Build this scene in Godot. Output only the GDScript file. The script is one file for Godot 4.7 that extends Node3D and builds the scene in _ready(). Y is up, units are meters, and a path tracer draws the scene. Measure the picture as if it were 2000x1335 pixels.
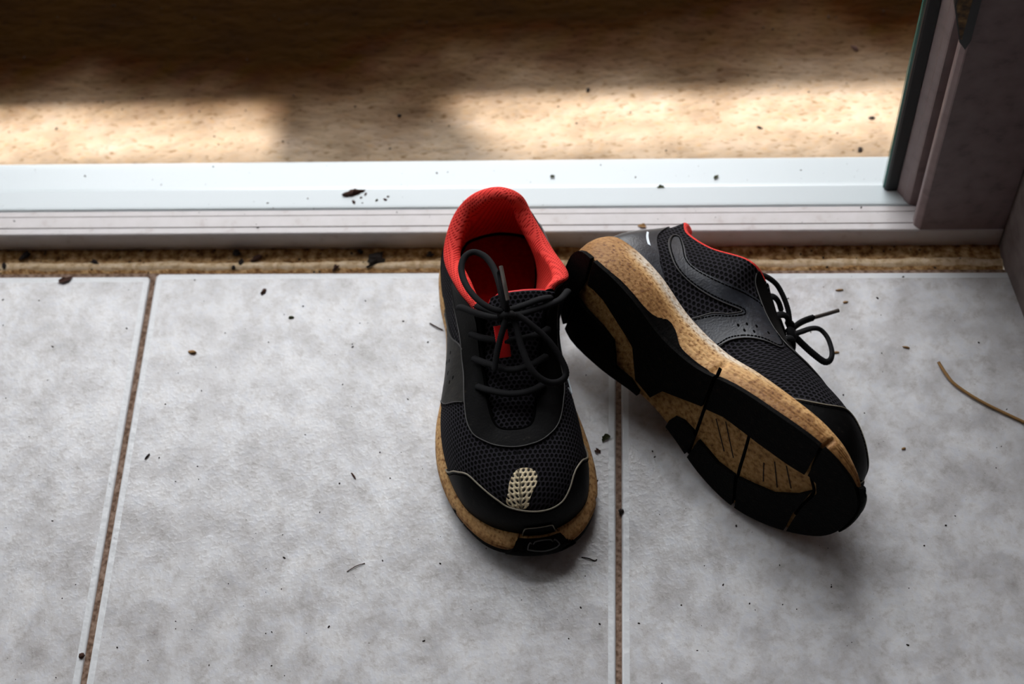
extends Node3D
# A pair of worn running shoes on a tiled floor in front of a sliding-door threshold.
# World: x to the right along the threshold, y up, z towards the viewer (into the room). Tile tops are y = 0.

var M := {}
var rng := RandomNumberGenerator.new()

func _ready() -> void:
	rng.seed = 7
	# ---- camera
	var cam := Camera3D.new()
	cam.name = "camera"
	cam.position = Vector3(0.00185, 1.0609, 0.7118)
	cam.rotation = Vector3(-1.0192, 0.1246, -0.1082)
	cam.fov = 23.1173
	cam.near = 0.02
	cam.far = 60.0
	var at := CameraAttributesPhysical.new()
	at.frustum_focal_length = 58.66
	at.frustum_focus_distance = 1.13
	at.exposure_aperture = 5.0
	cam.attributes = at
	add_child(cam)
	cam.current = true
	# ---- sky and exposure
	var env := Environment.new()
	env.background_mode = Environment.BG_SKY
	var sky := Sky.new()
	var sm := ProceduralSkyMaterial.new()
	sm.sky_top_color = Color(0.955, 0.962, 0.975)
	sm.sky_horizon_color = Color(0.975, 0.975, 0.97)
	sm.sky_curve = 0.2
	sm.ground_bottom_color = Color(0.25, 0.23, 0.2)
	sm.ground_horizon_color = Color(0.4, 0.38, 0.35)
	sm.sky_energy_multiplier = 1.0
	sky.sky_material = sm
	env.sky = sky
	env.background_energy_multiplier = 6.7
	env.tonemap_mode = Environment.TONE_MAPPER_LINEAR
	env.tonemap_exposure = 1.0
	env.sdfgi_enabled = true
	env.ssao_enabled = true
	env.ssil_enabled = true
	var we := WorldEnvironment.new()
	we.name = "world_environment"
	we.environment = env
	add_child(we)
	# ---- sun: low from the left, grazing along the outside of the house wall
	var sun := DirectionalLight3D.new()
	sun.name = "sun"
	sun.light_color = Color(1.0, 0.98, 0.965)
	sun.light_energy = 4.6
	sun.light_angular_distance = 1.0
	sun.shadow_enabled = true
	var towards := Vector3(0.80, -0.60, -0.012).normalized()
	sun.basis = Basis.looking_at(towards, Vector3.UP)
	add_child(sun)

	make_materials()
	build_room()
	build_outside()
	build_threshold()
	build_jamb()
	build_shoes()
	build_debris()

# ------------------------------------------------------------------ helpers

func tag(o: Node3D, label: String, category: String, group := "", kind := "") -> Node3D:
	if label: o.set_meta("label", label)
	if category: o.set_meta("category", category)
	if group: o.set_meta("group", group)
	if kind: o.set_meta("kind", kind)
	return o

func put(called: String, mesh: Mesh, mat: Material, parent: Node3D = self) -> MeshInstance3D:
	var o := MeshInstance3D.new()
	var used := false
	var base: Node = parent
	for c in base.get_children():
		if c.name == called: used = true
	o.name = called
	if used:
		var n := 1
		while base.has_node("%s_%03d" % [called, n]): n += 1
		o.name = "%s_%03d" % [called, n]
	o.mesh = mesh
	if mat: o.material_override = mat
	base.add_child(o, true)
	return o

func struct(called: String, mesh: Mesh, mat: Material) -> MeshInstance3D:
	var o := put(called, mesh, mat)
	o.set_meta("kind", "structure")
	return o

func thing(called: String, label: String, category: String, group := "") -> Node3D:
	var o := Node3D.new()
	o.name = called
	add_child(o, true)
	tag(o, label, category, group)
	return o

func noise_tex(seed_: int, freq: float, ramp: Array, size := 512, octaves := 4, type := FastNoiseLite.TYPE_SIMPLEX_SMOOTH, warp := 0.0, gain := 0.5) -> NoiseTexture2D:
	var n := FastNoiseLite.new()
	n.seed = seed_
	n.noise_type = type
	n.frequency = freq
	n.fractal_octaves = octaves
	n.fractal_gain = gain
	if warp > 0.0:
		n.domain_warp_enabled = true
		n.domain_warp_amplitude = warp
		n.domain_warp_frequency = freq
	var t := NoiseTexture2D.new()
	t.width = size
	t.height = size
	t.seamless = true
	t.noise = n
	if ramp.size():
		var g := Gradient.new()
		var offs := PackedFloat32Array()
		var cols := PackedColorArray()
		for r in ramp:
			offs.append(r[0])
			cols.append(r[1])
		g.offsets = offs
		g.colors = cols
		t.color_ramp = g
	return t

func mat(called: String, color: Color, rough: float, spec := 0.5) -> StandardMaterial3D:
	var m := StandardMaterial3D.new()
	m.resource_name = called
	m.albedo_color = color
	m.roughness = rough
	m.metallic_specular = spec
	M[called] = m
	return m

func triplanar(m: StandardMaterial3D, scale: float, world := false) -> void:
	m.uv1_triplanar = true
	m.uv1_world_triplanar = world
	m.uv1_scale = Vector3.ONE * scale

# the weave of an air-mesh cloth: holes on a hexagonal lattice between knitted yarns
func weave(hole: Color, yarn: Color, yarn2: Color, radius: float, relief: bool) -> ImageTexture:
	var w := 72
	var h := 125
	var im := Image.create(w, h, false, Image.FORMAT_RGB8)
	var r := RandomNumberGenerator.new()
	r.seed = 5
	for y in h:
		for x in w:
			var p := Vector2((x + 0.5) / w, (y + 0.5) / h * 1.732)
			var d := 9.0
			for c in [Vector2(0.5, 0.433), Vector2(0, 1.299), Vector2(1, 1.299), Vector2(0.5, 2.165), Vector2(0.0, -0.433), Vector2(1.0, -0.433)]:
				d = minf(d, ((p - c) * Vector2(1.0, 0.9)).length())
			var k := smoothstep(radius * 0.75, radius * 1.2, d)
			var strand := 0.5 + 0.5 * sin((p.x * 2.0 + p.y * 4.0) * TAU) * sin((p.x * 6.0 - p.y * 3.464) * TAU)
			if relief:
				var v := k * (0.75 + 0.25 * strand)
				im.set_pixel(x, y, Color(v, v, v))
			else:
				im.set_pixel(x, y, hole.lerp(yarn.lerp(yarn2, strand), k))
	return ImageTexture.create_from_image(im)

func make_materials() -> void:
	# floor tiles: glazed, clouded pale grey with a plain rim
	var t := mat("tile_glaze", Color.WHITE, 0.22, 0.5)
	t.albedo_texture = noise_tex(3, 0.0055, [[0.0, Color(0.68, 0.67, 0.665)], [0.38, Color(0.78, 0.776, 0.777)], [0.55, Color(0.825, 0.825, 0.828)], [1.0, Color(0.91, 0.91, 0.91)]], 1024, 8, FastNoiseLite.TYPE_SIMPLEX_SMOOTH, 60.0, 0.64)
	t.detail_enabled = true
	t.detail_blend_mode = BaseMaterial3D.BLEND_MODE_MUL
	t.detail_albedo = noise_tex(11, 0.02, [[0.0, Color(0.86, 0.84, 0.82)], [0.42, Color(0.98, 0.975, 0.97)], [0.6, Color(1, 1, 1)], [1.0, Color(0.97, 0.98, 1.0)]], 1024, 8, FastNoiseLite.TYPE_SIMPLEX_SMOOTH, 20.0, 0.75)
	t.heightmap_enabled = true
	t.heightmap_scale = 0.007
	t.heightmap_texture = noise_tex(21, 0.07, [[0.0, Color.BLACK], [0.55, Color(0.3, 0.3, 0.3)], [0.7, Color(0.8, 0.8, 0.8)], [1.0, Color.WHITE]], 1024, 3, FastNoiseLite.TYPE_SIMPLEX_SMOOTH, 10.0)
	t.uv1_scale = Vector3(3.2, 3.2, 1)
	var tr := mat("tile_rim", Color(0.85, 0.86, 0.865), 0.3)
	tr.heightmap_enabled = true
	tr.heightmap_scale = 0.03
	tr.heightmap_texture = noise_tex(22, 0.03, [], 512, 3)
	triplanar(tr, 6.0, true)
	var g := mat("grout", Color.WHITE, 0.95, 0.2)
	g.albedo_texture = noise_tex(31, 0.06, [[0.0, Color(0.30, 0.23, 0.18)], [0.5, Color(0.52, 0.43, 0.37)], [1.0, Color(0.66, 0.58, 0.52)]], 256, 4)
	triplanar(g, 12.0, true)
	var mo := mat("mortar", Color.WHITE, 0.95, 0.2)
	mo.albedo_texture = noise_tex(32, 0.03, [[0.0, Color(0.30, 0.19, 0.10)], [0.35, Color(0.54, 0.40, 0.25)], [0.6, Color(0.68, 0.54, 0.37)], [1.0, Color(0.82, 0.71, 0.55)]], 512, 6)
	mo.heightmap_enabled = true
	mo.heightmap_scale = 0.09
	mo.heightmap_texture = noise_tex(33, 0.08, [], 512, 4)
	triplanar(mo, 8.0, true)
	var ca := mat("caulk", Color.WHITE, 0.7, 0.3)
	ca.albedo_texture = noise_tex(34, 0.03, [[0.0, Color(0.6, 0.48, 0.34)], [0.5, Color(0.82, 0.72, 0.58)], [1.0, Color(0.9, 0.84, 0.75)]], 512, 5)
	triplanar(ca, 9.0, true)
	# outside slab
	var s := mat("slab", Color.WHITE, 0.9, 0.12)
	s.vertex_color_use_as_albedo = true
	s.albedo_texture = noise_tex(41, 0.008, [[0.0, Color(0.80, 0.77, 0.73)], [0.45, Color(0.92, 0.90, 0.86)], [1.0, Color(1, 1, 1)]], 1024, 6, FastNoiseLite.TYPE_SIMPLEX_SMOOTH, 30.0)
	s.detail_enabled = true
	s.detail_blend_mode = BaseMaterial3D.BLEND_MODE_MUL
	s.detail_albedo = noise_tex(44, 0.05, [[0.0, Color(0.5, 0.42, 0.32)], [0.2, Color(0.88, 0.84, 0.78)], [0.4, Color(1, 1, 1)], [0.75, Color(1, 0.98, 0.95)], [1.0, Color(1, 0.92, 0.78)]], 1024, 5)
	s.heightmap_enabled = true
	s.heightmap_scale = 0.12
	s.heightmap_texture = noise_tex(43, 0.05, [], 512, 4)
	s.uv1_triplanar = true
	s.uv1_world_triplanar = true
	s.uv1_scale = Vector3(1.5, 2.6, 3.2)
	# frame
	var f := mat("pvc", Color.WHITE, 0.38, 0.5)
	f.albedo_texture = noise_tex(51, 0.02, [[0.0, Color(0.74, 0.70, 0.69)], [0.25, Color(0.80, 0.78, 0.775)], [1.0, Color(0.825, 0.805, 0.805)]], 512, 5)
	triplanar(f, 5.0, true)
	var jm := mat("jamb_pvc_shaded", Color.WHITE, 0.42, 0.4)  # same white pvc as the sill, with shade put into a darker colour
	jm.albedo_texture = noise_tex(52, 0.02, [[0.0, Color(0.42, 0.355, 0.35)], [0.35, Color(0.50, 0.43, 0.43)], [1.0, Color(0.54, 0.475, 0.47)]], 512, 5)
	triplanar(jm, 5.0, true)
	mat("rail", Color(0.81, 0.85, 0.86), 0.3, 0.6)
	mat("gasket", Color(0.035, 0.035, 0.04), 0.55)
	mat("gap", Color(0.03, 0.03, 0.015), 0.9)
	mat("glass_edge", Color(0.18, 0.42, 0.38), 0.15)
	mat("black_metal", Color(0.03, 0.03, 0.032), 0.35)
	var br := mat("brass_worn", Color.WHITE, 0.5)
	br.metallic = 0.5
	br.albedo_texture = noise_tex(55, 0.03, [[0.0, Color(0.12, 0.08, 0.04)], [0.6, Color(0.4, 0.3, 0.17)], [1.0, Color(0.6, 0.48, 0.3)]], 256, 5)
	triplanar(br, 18.0, true)
	var wl := mat("plaster", Color.WHITE, 0.8, 0.3)
	wl.albedo_texture = noise_tex(61, 0.02, [[0.0, Color(0.33, 0.29, 0.28)], [0.5, Color(0.40, 0.36, 0.35)], [1.0, Color(0.45, 0.41, 0.40)]], 512, 5)
	triplanar(wl, 4.0, true)
	mat("ceiling_paint", Color(0.35, 0.33, 0.31), 0.9)
	# shoe cloth
	var mesh := mat("air_mesh", Color.WHITE, 0.8, 0.2)
	mesh.albedo_texture = weave(Color(0.004, 0.004, 0.005), Color(0.11, 0.106, 0.12), Color(0.26, 0.25, 0.28), 0.33, false)
	mesh.heightmap_enabled = true
	mesh.heightmap_scale = 0.09
	mesh.heightmap_texture = weave(Color.BLACK, Color.WHITE, Color.WHITE, 0.33, true)
	mesh.uv1_scale = Vector3(1.0 / 0.0036, 1.0 / 0.00624, 1)
	var sil := mat("silver_print", Color.WHITE, 0.4, 0.6)
	sil.albedo_texture = weave(Color(0.05, 0.045, 0.035), Color(0.88, 0.76, 0.52), Color(1.0, 0.97, 0.88), 0.24, false)
	sil.heightmap_enabled = true
	sil.heightmap_scale = 0.09
	sil.heightmap_texture = mesh.heightmap_texture
	sil.uv1_scale = mesh.uv1_scale
	var red := mat("red_mesh", Color.WHITE, 0.7, 0.35)
	red.albedo_texture = weave(Color(0.80, 0.09, 0.08), Color(1.0, 0.25, 0.215), Color(1.0, 0.33, 0.29), 0.22, false)
	red.heightmap_enabled = true
	red.heightmap_scale = 0.05
	red.heightmap_texture = weave(Color.BLACK, Color.WHITE, Color.WHITE, 0.26, true)
	red.uv1_scale = Vector3(1.0 / 0.0021, 1.0 / 0.0036, 1)
	var ins := mat("insole_cloth", Color.WHITE, 0.9, 0.2)
	ins.albedo_texture = noise_tex(71, 0.09, [[0.0, Color(0.52, 0.04, 0.04)], [1.0, Color(0.66, 0.06, 0.06)]], 256, 3)
	triplanar(ins, 10.0)
	mat("red_tape", Color(0.92, 0.07, 0.08), 0.6)
	for k in [["black_leather", Color(0.006, 0.006, 0.006), Color(0.03, 0.029, 0.027), 0.55, 0.2], ["grey_leather", Color(0.10, 0.11, 0.13), Color(0.19, 0.205, 0.235), 0.36, 0.45], ["dusty_leather", Color(0.10, 0.098, 0.092), Color(0.19, 0.18, 0.16), 0.55, 0.3]]:
		var l := mat(k[0], Color.WHITE, k[3], k[4])
		l.albedo_texture = noise_tex(81, 0.02, [[0.0, k[1]], [0.55, k[1].lerp(k[2], 0.4)], [0.8, k[2]], [1.0, Color(0.22, 0.19, 0.15)]], 512, 6)
		l.heightmap_enabled = true
		l.heightmap_scale = 0.012
		l.heightmap_texture = noise_tex(82, 0.06, [], 512, 4)
		triplanar(l, 14.0)
	mat("piping", Color(0.50, 0.47, 0.41), 0.6)
	mat("piping_dark", Color(0.23, 0.225, 0.22), 0.55)
	mat("reflective", Color(0.88, 0.92, 0.95), 0.35)
	mat("stitch", Color(0.008, 0.008, 0.009), 0.9, 0.15)
	var mid := mat("foam", Color.WHITE, 0.62, 0.4)
	mid.vertex_color_use_as_albedo = true
	mid.albedo_texture = noise_tex(91, 0.045, [[0.0, Color(0.38, 0.27, 0.17)], [0.25, Color(0.62, 0.50, 0.37)], [0.43, Color(0.92, 0.87, 0.80)], [1.0, Color(1, 1, 1)]], 512, 8)
	mid.heightmap_enabled = true
	mid.heightmap_scale = 0.05
	mid.heightmap_texture = noise_tex(92, 0.06, [], 512, 4)
	triplanar(mid, 12.0)
	mid.uv1_scale = Vector3(14, 14, 10)
	var soil := mat("sole_foam", Color.WHITE, 0.75, 0.3)
	soil.albedo_texture = noise_tex(93, 0.03, [[0.0, Color(0.34, 0.23, 0.12)], [0.4, Color(0.58, 0.43, 0.25)], [1.0, Color(0.70, 0.55, 0.36)]], 512, 6)
	soil.heightmap_enabled = true
	soil.heightmap_scale = 0.05
	soil.heightmap_texture = noise_tex(94, 0.08, [], 512, 4)
	triplanar(soil, 12.0)
	var rub := mat("rubber", Color.WHITE, 0.7, 0.18)
	rub.albedo_texture = noise_tex(95, 0.03, [[0.0, Color(0.006, 0.005, 0.004)], [0.6, Color(0.014, 0.011, 0.009)], [0.82, Color(0.06, 0.043, 0.03)], [1.0, Color(0.18, 0.12, 0.07)]], 512, 6)
	rub.heightmap_enabled = true
	rub.heightmap_scale = 0.03
	rub.heightmap_texture = noise_tex(96, 0.08, [], 512, 4)
	triplanar(rub, 12.0)
	mat("lace", Color(0.065, 0.065, 0.072), 0.8, 0.3)
	var ag := mat("aglet", Color(0.26, 0.235, 0.21), 0.4)
	ag.metallic_specular = 0.5
	# debris
	mat("leaf_brown", Color(0.24, 0.13, 0.08), 0.9)
	mat("leaf_dark", Color(0.11, 0.06, 0.05), 0.9)
	mat("leaf_green", Color(0.2, 0.22, 0.1), 0.9)
	mat("straw", Color(0.56, 0.42, 0.24), 0.8)
	mat("soil_bit", Color(0.13, 0.095, 0.07), 0.95)

# ------------------------------------------------------------------ mesh builders

func flush(pos: PackedVector3Array, nor: PackedVector3Array, uv: PackedVector2Array, col: PackedColorArray, idx: PackedInt32Array, into: ArrayMesh = null) -> ArrayMesh:
	var a := []
	a.resize(Mesh.ARRAY_MAX)
	a[Mesh.ARRAY_VERTEX] = pos
	a[Mesh.ARRAY_NORMAL] = nor
	if uv.size(): a[Mesh.ARRAY_TEX_UV] = uv
	if col.size(): a[Mesh.ARRAY_COLOR] = col
	a[Mesh.ARRAY_INDEX] = idx
	var m := into if into else ArrayMesh.new()
	m.add_surface_from_arrays(Mesh.PRIMITIVE_TRIANGLES, a)
	return m

# a grid of points f(u, v); faces are turned away from the point «inside» (towards it when inward)
func grid_mesh(f: Callable, us: Array, vs: Array, closed: bool, inside: Vector3, inward := false, uvf = null, colf = null, flip := false) -> ArrayMesh:
	var nu := us.size()
	var nv := vs.size()
	var pos := PackedVector3Array()
	var uv := PackedVector2Array()
	var col := PackedColorArray()
	for u in us:
		for v in vs:
			var p: Vector3 = f.call(u, v)
			pos.append(p)
			if uvf: uv.append(uvf.call(u, v, p))
			if colf: col.append(colf.call(u, v, p))
	var idx := PackedInt32Array()
	var nor := PackedVector3Array()
	nor.resize(pos.size())
	var sum := 0.0
	for i in nu - 1:
		for j in nv - 1:
			var a := i * nv + j
			var b := a + 1
			var c := a + nv
			var d := c + 1
			for t in [[a, b, d], [a, d, c]]:
				var n := (pos[t[2]] - pos[t[0]]).cross(pos[t[1]] - pos[t[0]])
				if n.length_squared() < 1e-22: continue
				idx.append_array(PackedInt32Array(t))
				nor[t[0]] += n
				nor[t[1]] += n
				nor[t[2]] += n
				sum += n.dot(pos[t[0]] - inside)
	if closed:
		for j in nv:
			var s := nor[j] + nor[(nu - 1) * nv + j]
			nor[j] = s
			nor[(nu - 1) * nv + j] = s
	var rev := (sum < 0.0) != inward
	for i in nor.size():
		nor[i] = nor[i].normalized() * (-1.0 if rev else 1.0)
	return finish(pos, nor, uv, col, idx, rev, flip)

func finish(pos: PackedVector3Array, nor: PackedVector3Array, uv: PackedVector2Array, col: PackedColorArray, idx: PackedInt32Array, rev: bool, flip: bool) -> ArrayMesh:
	if flip:
		for i in pos.size():
			pos[i].x = -pos[i].x
			nor[i].x = -nor[i].x
	if rev != flip:
		for i in range(0, idx.size(), 3):
			var k := idx[i]
			idx[i] = idx[i + 1]
			idx[i + 1] = k
	return flush(pos, nor, uv, col, idx)

# a patch laid on surface f over the outline poly (in the surface's own coordinates), raised by off
func patch_mesh(f: Callable, poly: PackedVector2Array, off: float, ds: float, dv: float, inside: Vector3, uvf = null, flip := false, skirt := 0.0012) -> ArrayMesh:
	var lo := poly[0]
	var hi := poly[0]
	for p in poly:
		lo = lo.min(p)
		hi = hi.max(p)
	var pos := PackedVector3Array()
	var nor := PackedVector3Array()
	var uv := PackedVector2Array()
	var idx := PackedInt32Array()
	var known := {}
	var K := 100.0
	var big := PackedVector2Array()
	for p in poly: big.append(p * K)
	var lift := func(q: Vector2) -> Array:
		var e := 0.3
		var p: Vector3 = f.call(q.x, q.y)
		var du: Vector3 = f.call(q.x + ds * e, q.y) - f.call(q.x - ds * e, q.y)
		var dw: Vector3 = f.call(q.x, minf(q.y + dv * e, maxf(hi.y, 1.0))) - f.call(q.x, q.y - dv * e)
		var n := du.cross(dw).normalized()
		if n.dot(p - inside) < 0.0: n = -n
		return [p, n]
	for i in int(ceil((hi.x - lo.x) / ds)):
		for j in int(ceil((hi.y - lo.y) / dv)):
			var c := Vector2(lo.x + i * ds, lo.y + j * dv) * K
			var e := c + Vector2(ds, dv) * K
			for piece in Geometry2D.intersect_polygons(big, PackedVector2Array([c, Vector2(e.x, c.y), e, Vector2(c.x, e.y)])):
				var tri := Geometry2D.triangulate_polygon(piece)
				var ids := []
				for q in piece:
					var key := Vector2i((q * 40.0).round())
					if not known.has(key):
						known[key] = pos.size()
						var pn: Array = lift.call(q / K)
						pos.append(pn[0] + pn[1] * off)
						nor.append(pn[1])
						if uvf: uv.append(uvf.call(q.x / K, q.y / K, pn[0]))
					ids.append(known[key])
				for k in range(0, tri.size(), 3):
					var a: int = ids[tri[k]]
					var b: int = ids[tri[k + 1]]
					var d: int = ids[tri[k + 2]]
					var n := (pos[d] - pos[a]).cross(pos[b] - pos[a])
					if n.dot(nor[a]) < 0.0: idx.append_array(PackedInt32Array([a, d, b]))
					else: idx.append_array(PackedInt32Array([a, b, d]))
	# the cut edge
	var center := Vector2.ZERO
	var edge := densify(poly, minf(ds, dv * 2.0))
	for k in edge.size():
		var q0 := edge[k]
		var q1 := edge[(k + 1) % edge.size()]
		var a: Array = lift.call(q0)
		var b: Array = lift.call(q1)
		var base := pos.size()
		var side: Vector3 = (b[0] - a[0]).cross(a[1]).normalized()
		pos.append_array(PackedVector3Array([a[0] + a[1] * off, b[0] + b[1] * off, b[0] + b[1] * (off - skirt), a[0] + a[1] * (off - skirt)]))
		if not Geometry2D.is_polygon_clockwise(poly): pass
		var outq := (q1 - q0).orthogonal().normalized() * 0.02
		var mid := (q0 + q1) * 0.5
		var test: Vector3 = f.call(mid.x + outq.x, mid.y + outq.y)
		var away := not Geometry2D.is_point_in_polygon(mid + outq, poly)
		var m0: Vector3 = f.call(mid.x, mid.y)
		if (side.dot(test - m0) < 0.0) == away: side = -side
		for z in 4:
			nor.append(side)
			if uvf: uv.append(uvf.call(q0.x, q0.y, a[0]))
		var n := (pos[base + 2] - pos[base]).cross(pos[base + 1] - pos[base])
		if n.dot(side) >= 0.0: idx.append_array(PackedInt32Array([base, base + 1, base + 2, base, base + 2, base + 3]))
		else: idx.append_array(PackedInt32Array([base, base + 2, base + 1, base, base + 3, base + 2]))
	return finish(pos, nor, uv, PackedColorArray(), idx, false, flip)

func densify(poly: PackedVector2Array, step: float, closed := true) -> PackedVector2Array:
	var out := PackedVector2Array()
	for i in poly.size() if closed else poly.size() - 1:
		var a := poly[i]
		var b := poly[(i + 1) % poly.size()]
		var n := maxi(1, int(ceil(a.distance_to(b) / step)))
		for k in n: out.append(a.lerp(b, float(k) / n))
	if not closed: out.append(poly[-1])
	return out

# smooth curve through points
func curve(pts: Array, per := 8, closed := false) -> PackedVector3Array:
	var out := PackedVector3Array()
	var n := pts.size()
	for i in n if closed else n - 1:
		var a: Vector3 = pts[(i - 1 + n) % n] if closed else pts[maxi(i - 1, 0)]
		var b: Vector3 = pts[i]
		var c: Vector3 = pts[(i + 1) % n]
		var d: Vector3 = pts[(i + 2) % n] if closed else pts[mini(i + 2, n - 1)]
		for k in per:
			out.append(b.cubic_interpolate(c, a, d, float(k) / per))
	out.append(pts[0] if closed else pts[-1])
	return out

func smooth2(pts: Array, per := 5, closed := true) -> PackedVector2Array:
	var p3 := []
	for p in pts: p3.append(Vector3(p.x, p.y, 0))
	var out := PackedVector2Array()
	for p in curve(p3, per, closed): out.append(Vector2(p.x, p.y))
	if closed: out.remove_at(out.size() - 1)
	return out

func tube(path: PackedVector3Array, radius: float, sides := 8, rib := 0.0, flat := 1.0, taper := false, flip := false) -> ArrayMesh:
	# resample evenly
	var lens := PackedFloat32Array([0.0])
	for i in range(1, path.size()): lens.append(lens[-1] + path[i].distance_to(path[i - 1]))
	var total := lens[-1]
	var step := 0.0005 if rib > 0.0 else radius * 0.9
	var n := maxi(3, int(total / step))
	var pts := PackedVector3Array()
	var j := 0
	for i in n + 1:
		var s := total * i / n
		while j < path.size() - 2 and lens[j + 1] < s: j += 1
		pts.append(path[j].lerp(path[j + 1], clampf((s - lens[j]) / maxf(lens[j + 1] - lens[j], 1e-9), 0, 1)))
	var pos := PackedVector3Array()
	var nor := PackedVector3Array()
	var idx := PackedInt32Array()
	var up := Vector3.UP
	for i in pts.size():
		var dir := (pts[mini(i + 1, pts.size() - 1)] - pts[maxi(i - 1, 0)]).normalized()
		if absf(dir.dot(up)) > 0.97: up = Vector3(0.3, 0.1, 0.9).normalized() if absf(dir.z) < 0.9 else Vector3.RIGHT
		var sd := dir.cross(up).normalized()
		up = sd.cross(dir).normalized()
		var r := radius * (1.0 + rib * sin(total * i / n / 0.0016 * TAU))
		if taper: r *= sqrt(clampf(minf(i, pts.size() - 1 - i) / 4.0 + 0.05, 0, 1))
		for k in sides:
			var an := TAU * k / sides
			var o := sd * cos(an) + up * sin(an) * flat
			pos.append(pts[i] + o * r)
			nor.append((sd * cos(an) * flat + up * sin(an)).normalized())
	for i in pts.size() - 1:
		for k in sides:
			var a := i * sides + k
			var b := i * sides + (k + 1) % sides
			idx.append_array(PackedInt32Array([a, b, b + sides, a, b + sides, a + sides]))
	for e in [0, pts.size() - 1]:
		var c := pos.size()
		pos.append(pts[e])
		var dir := (pts[1] - pts[0]).normalized() * -1.0 if e == 0 else (pts[-1] - pts[-2]).normalized()
		nor.append(dir)
		for k in sides:
			var a: int = e * sides + k
			var b: int = e * sides + (k + 1) % sides
			idx.append_array(PackedInt32Array([c, b, a]) if e == 0 else PackedInt32Array([c, a, b]))
	# front faces run clockwise: check one side face
	var fn := (pos[idx[2]] - pos[idx[0]]).cross(pos[idx[1]] - pos[idx[0]])
	return finish(pos, nor, PackedVector2Array(), PackedColorArray(), idx, fn.dot(nor[0]) < 0.0, flip)

# a profile of (a, b) points extruded along one axis, flat shaded
func extrude(profile: PackedVector2Array, from: float, to: float, place: Callable) -> ArrayMesh:
	var st := SurfaceTool.new()
	st.begin(Mesh.PRIMITIVE_TRIANGLES)
	st.set_smooth_group(-1)
	var mid := Vector2.ZERO
	var n := profile.size()
	var cw := Geometry2D.is_polygon_clockwise(profile)
	var p0: Vector3 = place.call(0.0, 0.0, 0.0)
	var hand: float = (place.call(1.0, 0.0, 0.0) - p0).cross(place.call(0.0, 1.0, 0.0) - p0).dot(place.call(0.0, 0.0, 1.0) - p0)
	var turn := cw != (hand < 0.0)
	var tri := func(a: Vector3, b: Vector3, c: Vector3):
		if turn:
			st.add_vertex(a); st.add_vertex(b); st.add_vertex(c)
		else:
			st.add_vertex(a); st.add_vertex(c); st.add_vertex(b)
	for i in n:
		var a := profile[i]
		var b := profile[(i + 1) % n]
		var A: Vector3 = place.call(a.x, a.y, from)
		var B: Vector3 = place.call(b.x, b.y, from)
		var C: Vector3 = place.call(b.x, b.y, to)
		var D: Vector3 = place.call(a.x, a.y, to)
		tri.call(A, C, B)
		tri.call(A, D, C)
	var t := Geometry2D.triangulate_polygon(profile)
	for k in range(0, t.size(), 3):
		var q := [profile[t[k]], profile[t[k + 1]], profile[t[k + 2]]]
		if Geometry2D.is_polygon_clockwise(PackedVector2Array(q)) != cw: q.reverse()
		tri.call(place.call(q[0].x, q[0].y, from), place.call(q[1].x, q[1].y, from), place.call(q[2].x, q[2].y, from))
		tri.call(place.call(q[0].x, q[0].y, to), place.call(q[2].x, q[2].y, to), place.call(q[1].x, q[1].y, to))
	st.generate_normals()
	return st.commit()

func box(size: Vector3) -> BoxMesh:
	var b := BoxMesh.new()
	b.size = size
	return b

func slab(called: String, lo: Vector3, hi: Vector3, m: Material) -> MeshInstance3D:
	var o := struct(called, box(hi - lo), m)
	o.position = (lo + hi) * 0.5
	return o

# ------------------------------------------------------------------ room, door, outside

const PITCH := 0.36
const WALL_X := 0.289

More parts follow.
